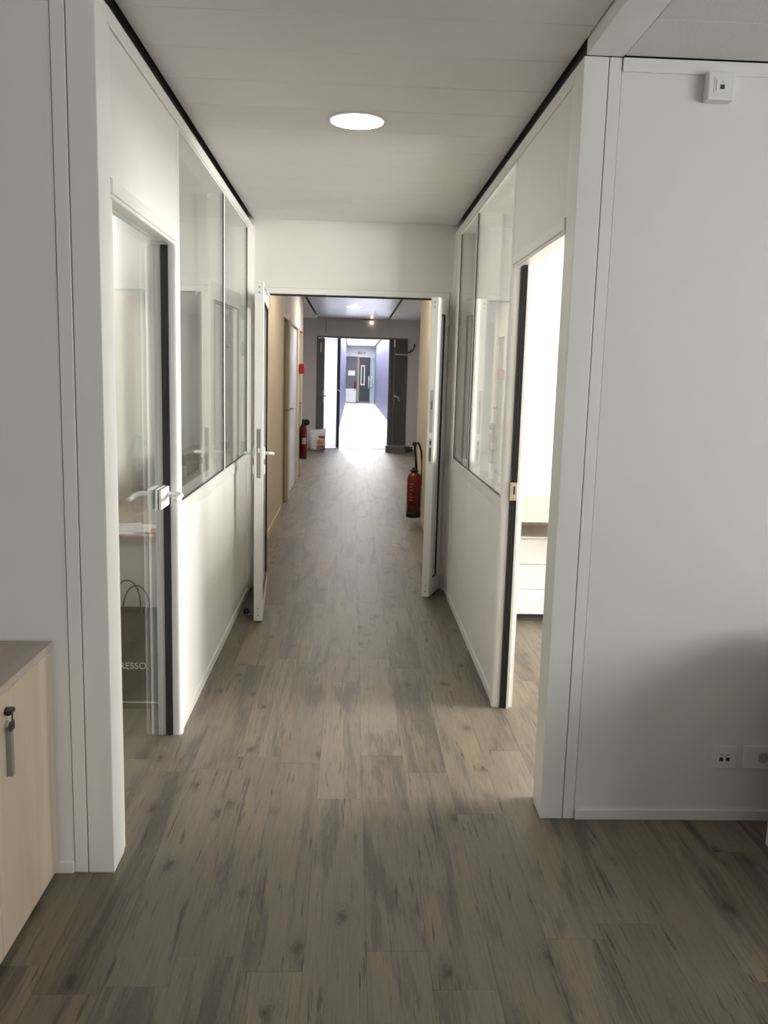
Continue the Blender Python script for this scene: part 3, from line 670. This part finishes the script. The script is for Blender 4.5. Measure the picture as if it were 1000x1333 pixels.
for i, (z, w) in enumerate(((0.405, 0.030), (0.375, 0.02), (0.345, 0.03), (0.30, 0.022), (0.27, 0.028), (0.24, 0.026))):
    pr = MB(); n_ = 5; R_ = 0.0731; span = 0.6*w/0.03
    g_ = [[pr.bm.verts.new((R_*math.cos(-PI/2-0.75+span*k/n_), R_*math.sin(-PI/2-0.75+span*k/n_), zz)) for k in range(n_+1)] for zz in (z, z+0.008)]
    for k in range(n_): pr.bm.faces.new((g_[0][k], g_[0][k+1], g_[1][k+1], g_[1][k]))
    obj('printed_line', pr, M_FADE, t)
lb = MB()
for k in range(9):
    a = -PI/2-0.6+0.12*k; a2 = a+0.12
    v = [lb.bm.verts.new((0.0731*math.cos(q), 0.0731*math.sin(q), zz)) for q, zz in ((a, 0.165), (a2, 0.165), (a2, 0.188), (a, 0.188))]
    lb.bm.faces.new(v)
obj('rating_label', lb, M_CHAR, t)
t = thing('fire_extinguisher', 'slim red fire extinguisher with black horn hung on the left wall, far passage', 'fire extinguisher', (-0.690, 12.55, 0.285))
obj('cylinder', MB().lathe([(0.050, 0), (0.056, 0.006), (0.056, 0.40), (0.050, 0.45), (0.034, 0.49), (0.02, 0.51)], seg=28), M_RED, t)
obj('valve', MB().box(-0.02, 0.02, -0.03, 0.03, 0.51, 0.56, bev=0.006).box(-0.01, 0.012, -0.11, 0.02, 0.565, 0.58, bev=0.004), M_COFFEE, t)
obj('horn', MB().tube([(0.005, 0.02, 0.54), (0.03, -0.02, 0.555), (0.045, -0.06, 0.545), (0.05, -0.14, 0.535)], [0.012, 0.016, 0.034, 0.048], 18), M_BLACK, t)
obj('wall_bracket', MB().box(-0.060, -0.050, -0.03, 0.03, 0.30, 0.46), M_GREYM, t)
lb = MB()
for k in range(8):
    a = -PI/2-0.25+0.13*k; a2 = a+0.13
    v = [lb.bm.verts.new((0.0567*math.cos(q), 0.0567*math.sin(q), zz)) for q, zz in ((a, 0.22), (a2, 0.22), (a2, 0.31), (a, 0.31))]
    lb.bm.faces.new(v)
obj('label', lb, mat('pale_label', (0.55, 0.47, 0.42), 0.6), t)
t = thing('alarm_box', 'red fire alarm box high on the left wall, above the slim extinguisher', 'alarm box', (-0.7415, 12.28, 1.50))
obj('box_body', MB().box(0.0, 0.075, -0.06, 0.06, 0.0, 0.14, bev=0.004), M_REDS, t)
obj('push_plate', MB().box(0.0755, 0.078, -0.035, 0.035, 0.035, 0.105, bev=0.001), M_RED, t)

# sack on the hall floor
t = thing('plastic_sack', 'white plastic sack with red and orange print on the hall floor by the left door', 'sack', (-0.665, 17.35, 0))
sk = MB(); seg = 26; rings = []
for i, (hx, hy, z) in enumerate(((0.13, 0.055, 0), (0.145, 0.07, 0.03), (0.15, 0.078, 0.12), (0.148, 0.07, 0.24), (0.152, 0.05, 0.34), (0.158, 0.028, 0.39), (0.162, 0.010, 0.415))):
    ring = []
    for k in range(seg):
        a = 2*PI*k/seg; c, s_ = math.cos(a), math.sin(a)
        q = 0.55
        ring.append(sk.bm.verts.new((hx*math.copysign(abs(c)**q, c)+random.uniform(-.005, .005), hy*math.copysign(abs(s_)**q, s_)+random.uniform(-.004, .004), z+random.uniform(-.006, .006)*(i > 0)+(0.02*c*(i > 4)))))
    rings.append(ring)
for i in range(len(rings)-1):
    for k in range(seg):
        f = sk.bm.faces.new((rings[i][k], rings[i][(k+1) % seg], rings[i+1][(k+1) % seg], rings[i+1][k])); f.smooth = True
sk.bm.faces.new(list(reversed(rings[0]))); sk.bm.faces.new(rings[-1])
obj('sack_body', sk, M_SACK, t)
obj('red_panel', B(0.02, 0.145, -0.086, -0.080, 0.255, 0.295), M_REDS, t)
obj('picture_panel', MB().tube([(0.035, -0.080, 0.165), (0.035, -0.0865, 0.165)], 0.055, 18), M_ORANGE, t)
obj('picture_panel', B(0.085, 0.146, -0.086, -0.080, 0.11, 0.235), mat('buff_print', (0.55, 0.42, 0.36), 0.6), t)
bp_ = obj('text_band', B(-0.01, 0.146, -0.0865, -0.080, 0.025, 0.098), M_CHAR, t)
tx = obj('lettering', text_mesh('COLA', 0.068, 0.0006, 'lettering'), M_PAPER, bp_, (0.0, -0.0872, 0.037)); tx.rotation_euler = (PI/2, 0, 0); tx.scale = (0.72, 1, 1)
t = thing('small_sack', 'crumpled grey and tan bag slumped behind the slim extinguisher, left of the white sack', 'bag', (-0.93, 17.45, 0))
sk = MB(); rings = []
for i, (hx, z) in enumerate(((0.075, 0), (0.095, 0.03), (0.10, 0.10), (0.085, 0.2), (0.055, 0.27), (0.05, 0.31))):
    rings.append([sk.bm.verts.new((hx*math.cos(2*PI*k/14)*(1+random.uniform(-.1, .1)), 0.8*hx*math.sin(2*PI*k/14), z)) for k in range(14)])
for i in range(5):
    for k in range(14):
        f = sk.bm.faces.new((rings[i][k], rings[i][(k+1) % 14], rings[i+1][(k+1) % 14], rings[i+1][k])); f.smooth = True
sk.bm.faces.new(list(reversed(rings[0]))); sk.bm.faces.new(rings[-1])
obj('bag_body', sk, mat('grey_film', (0.42, 0.42, 0.44), 0.45, var=0.2, scale=12), t)
obj('bag_neck', MB().lathe([(0.056, 0.30), (0.06, 0.33), (0.03, 0.40), (0.02, 0.42)], seg=12), mat('tan_film', (0.50, 0.37, 0.27), 0.6), t)

# hall double door
d7 = root('door_7', 'grey double door of the hall, left leaf frosted, right leaf open')
obj('door_frame', MB().box(DXL, DXL+0.03, YF-0.01, YF+0.14, 0, DZ).box(DXR-0.03, DXR, YF-0.01, YF+0.14, 0, DZ).box(DXL+0.03, DXR-0.03, YF-0.01, YF+0.14, DZ-0.03, DZ), M_GREYD, d7)
lf = bpy.data.objects.new('leaf', None); COL.objects.link(lf); lf.parent = d7
obj('leaf_stile', MB().box(-0.704, -0.575, YF-0.015, YF+0.035, 0.01, 2.238, bev=0.003), M_GREYD, lf)
obj('leaf_stile', MB().box(-0.312, -0.250, YF-0.015, YF+0.035, 0.01, 2.238, bev=0.003), M_NAVY, lf)
obj('frosted_pane', B(-0.5745, -0.3125, YF+0.004, YF+0.016, 0.012, 2.236), M_FROST, lf)
obj('handle_plate', MB().box(-0.60, -0.58, YF-0.022, YF-0.0155, 0.92, 1.18), M_STEEL, lf)
obj('lever', MB().tube([(-0.59, YF-0.02, 1.07), (-0.59, YF-0.06, 1.07), (-0.52, YF-0.062, 1.065)], 0.010, 8), M_STEEL, lf)
obj('lever', MB().tube([(-0.60, YF-0.02, 1.07), (-0.60, YF-0.05, 1.07), (-0.67, YF-0.052, 1.065)], 0.010, 8), M_STEEL, lf)
obj('closer_plate', MB().box(-0.66, -0.635, YF-0.022, YF-0.0155, 1.95, 2.14), M_PRINT, lf)
obj('lever', MB().tube([(-0.285, YF-0.015, 1.20), (-0.285, YF-0.07, 1.20), (-0.24, YF-0.075, 1.16)], 0.012, 8), M_PRINT, lf)
# right leaf, swung towards the viewer
hx_, hy_ = 1.085, 17.97
fx_, fy_ = 0.715, 17.45
v = Vector((fx_-hx_, fy_-hy_)); Wd = v.length
lf = bpy.data.objects.new('leaf', None); COL.objects.link(lf); lf.parent = d7; lf.location = (hx_, hy_, 0); lf.rotation_euler = (0, 0, math.atan2(v.y, v.x))
obj('leaf_panel', MB().box(0.01, Wd, 0.0, 0.045, 0.012, 2.235, bev=0.003), M_GREYD, lf)
# the side seen by the viewer is local +y
obj('edge_bar', MB().box(Wd-0.14, Wd-0.115, 0.045, 0.055, 0.14, 2.22), M_GREYM, lf)
obj('edge_bar', MB().box(0.09, 0.105, 0.045, 0.052, 0.14, 1.75), M_GREYM, lf)
obj('closer_arm', MB().box(0.06, Wd-0.13, 0.056, 0.08, 1.925, 1.95, bev=0.004), M_PRINT, lf)
obj('closer_bracket', MB().box(Wd-0.15, Wd-0.10, 0.045, 0.06, 2.08, 2.22), M_PRINT, lf)
obj('handle_plate', MB().box(Wd-0.165, Wd-0.125, 0.056, 0.064, 0.93, 1.18, bev=0.002), M_STEEL, lf)
obj('lever', MB().tube([(Wd-0.145, 0.06, 1.10), (Wd-0.145, 0.11, 1.10), (Wd-0.19, 0.115, 1.09), (Wd-0.26, 0.115, 1.01)], 0.014, 8), M_PRINT, lf)
t = thing('low_box', 'low dark box lying at the foot of the open grey door leaf', 'box', (0.93, 17.30, 0))
obj('box_body', MB().box(-0.24, 0.24, -0.07, 0.07, 0, 0.12, bev=0.004), M_GREYD, t)
obj('lid', MB().box(-0.245, 0.245, -0.075, 0.075, 0.1205, 0.135, bev=0.003), M_GREYM, t)
t = thing('coat_hook', 'dark curved hook on the hall end wall, right of the grey door', 'hook', (1.17, YF, 2.05))
obj('hook_arm', MB().tube([(0, -0.002, 0.0), (0.0, -0.03, -0.05), (-0.06, -0.03, -0.06), (0.0, -0.04, -0.055), (0.06, -0.05, 0.0), (0.085, -0.05, 0.09)], 0.011, 8), M_COFFEE, t)
obj('hook_knob', MB().tube([(0.085, -0.05, 0.085), (0.088, -0.05, 0.115)], [0.02, 0.016], 10), M_COFFEE, t)

# ---------------------------------------------------------------- bright gallery beyond
GXL, GXR, GZ, GY = -0.34, 1.22, 3.12, 48.0
struct('threshold_trim', B(DXL, DXR, YF+0.0, YF+0.15, -0.03, 0.006), M_GREYD, 'dark threshold under the hall double door')
bpy.data.objects['threshold_trim'].name = 'trim_1'
struct('floor_gallery_near', B(-1.3, 1.4, YF+0.15, 21.6, -0.06, 0.0), M_CONCG, 'grey landing beyond the hall double door')
struct('floor_gallery', B(-0.9, 1.4, 21.6, GY+0.4, -0.06, 0.004), M_CONC, 'bright white gallery floor')
struct('ceiling_gallery', B(-1.3, 1.4, YF+0.14, GY+0.4, GZ, GZ+0.08), M_CONC, 'white gallery ceiling')
for nm, xa, xb, s in (('wall_gallery_left', -0.9, GXL-0.05, 1), ('wall_gallery_right', GXR+0.05, 1.4, -1)):
    wg = struct(nm, B(xa, xb, 21.65 if s > 0 else YF+0.15, GY, 0, GZ), M_SLATE, 'lilac clad side wall of the bright gallery, ' + nm.split('_')[-1])
    y = 21.65 if s > 0 else YF+0.2
    while y < GY-0.6:
        x0, x1 = (GXL-0.05, GXL) if s > 0 else (GXR, GXR+0.05)
        obj('cladding_panel', MB().box(x0, x1, y+0.03, y+1.17, 0.02, GZ-0.02, bev=0.012), M_LILAC, wg)
        y += 1.2
struct('wall_landing_left', B(-1.3, -1.2, YF+0.15, 21.65, 0, GZ), M_CONC, 'white side wall of the landing')
M_LUMI = emit('added_ceiling_glow', (0.95, 0.97, 1.0), 1.15)  # glow added under the gallery ceiling to turn it white
for k in range(17):
    obj('added_glow_panel', B(GXL+0.06, GXR-0.06, 21.9+1.5*k, 23.3+1.5*k, GZ-0.03, GZ-0.001), M_LUMI, bpy.data.objects['ceiling_gallery'])
we = struct('wall_gallery_end', MB().box(GXL-0.05, GXR+0.05, GY, GY+0.1, 2.52, GZ), M_CONC, 'end wall of the gallery with dark door')
obj('wall_panel', B(GXL, 0.25, GY+0.02, GY+0.1, 0, 2.52), M_SLATE, we)
obj('low_panel', MB().box(GXL, 0.22, GY-0.05, GY+0.018, 0.04, 0.78, bev=0.004), M_CONC, we)
d8 = root('door_8', 'navy door with narrow white framed window at the gallery end')
obj('door_frame', MB().box(0.25, 0.36, GY-0.02, GY+0.1, 0.0, 2.52, bev=0.004), M_TIMBER, d8)
obj('leaf', MB().box(0.365, 0.98, GY+0.0, GY+0.05, 0.02, 2.50, bev=0.004), M_NAVY, d8)
obj('window_frame', MB().box(0.46, 0.51, GY-0.015, GY-0.0005, 0.98, 2.06).box(0.63, 0.68, GY-0.015, GY-0.0005, 0.98, 2.06).box(0.51, 0.63, GY-0.015, GY-0.0005, 0.98, 1.04).box(0.51, 0.63, GY-0.015, GY-0.0005, 2.0, 2.06), M_WHITEP, d8)
obj('pane', B(0.511, 0.629, GY-0.010, GY-0.0006, 1.041, 1.999), M_NAVY, d8)
obj('kick_plate', MB().box(0.25, 1.0, GY-0.03, GY-0.021, 0.02, 0.12), M_SLATE, d8)
obj('pull_handle', MB().tube([(0.90, GY-0.10, 0.80), (0.90, GY-0.10, 1.48)], 0.022, 10).tube([(0.90, GY-0.10, 1.30), (1.06, GY-0.10, 1.30)], 0.018, 8).tube([(0.90, GY-0.10, 0.95), (1.06, GY-0.10, 0.95)], 0.018, 8).tube([(1.06, GY-0.10, 0.80), (1.06, GY-0.10, 1.48)], 0.022, 10).tube([(0.90, GY-0.10, 1.30), (0.90, GY+0.0, 1.30)], 0.014, 8), M_WHITEP, d8)
obj('glass_side', B(0.985, GXR, GY+0.02, GY+0.03, 0.02, 2.5), mat('teal_glass', (0.42, 0.55, 0.58), 0.15), d8)
t = thing('exit_sign', 'small dark exit sign on the white header at the gallery end', 'sign', (0.30, GY-0.001, 2.66))
obj('sign_plate', MB().box(-0.02, 0.20, -0.03, 0.0, 0.0, 0.11, bev=0.004), M_SIGNG, t)
obj('pictogram', MB().box(0.10, 0.17, -0.032, -0.0305, 0.02, 0.09).box(0.0, 0.08, -0.032, -0.0305, 0.045, 0.065), M_PAPER, t)
obj('side_plate', MB().box(0.27, 0.38, -0.02, 0.0, 0.01, 0.10, bev=0.003), M_CONCG, t)
t = thing('notice_paper', 'white paper notice on the slate wall panel at the gallery end', 'notice', (-0.05, GY+0.018, 1.62))
obj('sheet', B(-0.18, 0.19, -0.004, 0.0, -0.13, 0.14), M_PAPER, t)
obj('holder_rail', B(-0.19, 0.20, -0.006, 0.0, 0.1405, 0.15), M_GREYM, t)
t = thing('fire_extinguisher', 'tiny dark red fire extinguisher by the timber post at the gallery end', 'fire extinguisher', (0.17, GY-0.12, 0.80))
obj('cylinder', MB().lathe([(0.05, 0), (0.055, 0.01), (0.055, 0.33), (0.03, 0.38)], seg=18), M_RED, t)
obj('valve', MB().lathe([(0.02, 0.38), (0.03, 0.41), (0.02, 0.46)], seg=12), M_COFFEE, t)
obj('wall_bracket', B(-0.02, 0.02, 0.055, 0.138, 0.1, 0.3), M_GREYM, t)

# ---------------------------------------------------------------- front office furniture
t = thing('storage_cabinet', 'pale wood cabinet with grey bar handle and black lock at the lower left', 'cabinet', (-1.065, 2.035, 0))
obj('carcass', MB().box(-0.215, 0.197, -0.392, 0.392, 0.022, 0.700, bev=0.001), M_CAB, t)
obj('top', MB().box(-0.222, 0.221, -0.40, 0.398, 0.7005, 0.722, bev=0.0015), M_CABTOP, t)
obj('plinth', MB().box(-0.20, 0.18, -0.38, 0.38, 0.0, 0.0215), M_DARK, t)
dr = obj('door', MB().box(0.1985, 0.217, -0.0165, 0.390, 0.022, 0.697, bev=0.001), M_CAB, t)
obj('handle', MB().box(0.2175, 0.232, 0.048, 0.063, 0.478, 0.607, bev=0.001), M_GREYM, dr)
lk = obj('lock', MB().tube([(0.2175, 0.058, 0.648), (0.221, 0.058, 0.648)], 0.011, 14).box(0.2175, 0.236, 0.040, 0.074, 0.641, 0.655, bev=0.004), M_COFFEE, dr)
obj('key', MB().box(0.230, 0.238, 0.036, 0.062, 0.600, 0.628, bev=0.004).box(0.229, 0.2305, 0.052, 0.057, 0.572, 0.60).tube([(0.234, 0.052, 0.626), (0.234, 0.055, 0.645)], 0.0022, 6), M_CHAR, dr)
dr = obj('door', MB().box(0.1985, 0.217, -0.390, -0.0195, 0.022, 0.697, bev=0.001), M_CAB, t)
obj('handle', MB().box(0.2175, 0.232, -0.086, -0.071, 0.478, 0.607, bev=0.001), M_GREYM, dr)
lk = obj('key_hole', MB().tube([(0.2175, 0.012-0.08, 0.65), (0.220, 0.012-0.08, 0.65)], 0.010, 12), M_COFFEE, dr)
t = thing('sideboard', 'white sideboard just entering at the right edge, below the sockets', 'cabinet', (2.30, 2.25, 0))  # unseen length beyond the visible edge is widened to shade the lower wall
obj('carcass', MB().box(-0.898, 0.90, -0.37, 0.37, 0.0, 0.70, bev=0.002), M_WHITE, t)
obj('top', MB().box(-0.898, 0.902, -0.372, 0.372, 0.7005, 0.722, bev=0.002), M_WHITE, t)
for i in range(4): obj('door', MB().box(-0.89+0.445*i, -0.89+0.445*i+0.442, -0.39, -0.371, 0.05, 0.69, bev=0.002), M_WHITE, t)

def plate(name, label, x0, x1, z0, z1, dep, cat):
    t = thing(name, label, cat, ((x0+x1)/2, YR+0.001, (z0+z1)/2))
    w, h = (x1-x0)/2, (z1-z0)/2
    obj('cover_plate', MB().box(-w, w, -dep, -0.0005, -h, h, bev=min(0.004, dep*0.4), seg=2), M_WHITEP, t)
    return t, w, h
t, w, h = plate('network_outlet', 'square white network outlet with two black jacks low on the right wall', 1.266, 1.352, 0.192, 0.275, 0.011, 'wall outlet')
obj('insert', MB().box(-0.022, 0.022, -0.0125, -0.0111, -0.016, 0.024, bev=0.001), M_WHITE, t)
for sx in (-1, 1):
    obj('jack', MB().prism([(sx*0.0115-0.0065, -0.012), (sx*0.0115+0.0065, -0.012), (sx*0.0115+0.0065, 0.0), (sx*0.0115+0.003, 0.003), (sx*0.0115-0.003, 0.003), (sx*0.0115-0.0065, 0.0)][::1], 'y', -0.0138, -0.0126) if False else B(sx*0.0115-0.0065, sx*0.0115+0.0065, -0.0138, -0.0126, -0.012, 0.001), M_CHAR, t)
    obj('jack_mark', B(sx*0.010-0.006, sx*0.010+0.006, -0.0131, -0.0126, 0.008, 0.0115), M_GREYM, t)
t, w, h = plate('power_socket', 'white rectangular power socket low on the right wall, right of the network outlet', 1.374, 1.52, 0.192, 0.275, 0.011, 'wall outlet')
for cx in (0.0, 0.045):
    sk = obj('socket_well', MB().tube([(cx, -0.0111, 0), (cx, -0.0118, 0)], 0.0195, 20), mat('socket_grey', (0.45, 0.45, 0.43), 0.4), t)
    obj('pin_hole', MB().tube([(cx-0.0095, -0.0118, 0), (cx-0.0095, -0.0124, 0)], 0.003, 8).tube([(cx+0.0095, -0.0118, 0), (cx+0.0095, -0.0124, 0)], 0.003, 8), M_CHAR, sk)
    obj('earth_pin', MB().tube([(cx, -0.0118, 0.011), (cx, -0.017, 0.011)], 0.0025, 8), M_STEEL, sk)
t, w, h = plate('network_box', 'white surface-mounted network box high on the right wall under the ceiling', 1.055, 1.137, 2.353, 2.435, 0.040, 'wall outlet')
obj('insert', MB().box(-0.024, 0.024, -0.0415, -0.0401, -0.022, 0.024, bev=0.001), M_WHITE, t)
obj('jack', B(-0.005, 0.008, -0.0425, -0.0416, -0.011, 0.002), M_CHAR, t)
obj('indicator', B(-0.001, 0.004, -0.0425, -0.0416, 0.010, 0.0125), M_GREYM, t)
obj('hinge_line', B(-0.018, -0.0165, -0.0425, -0.0416, -0.016, 0.018), M_GREYM, t)
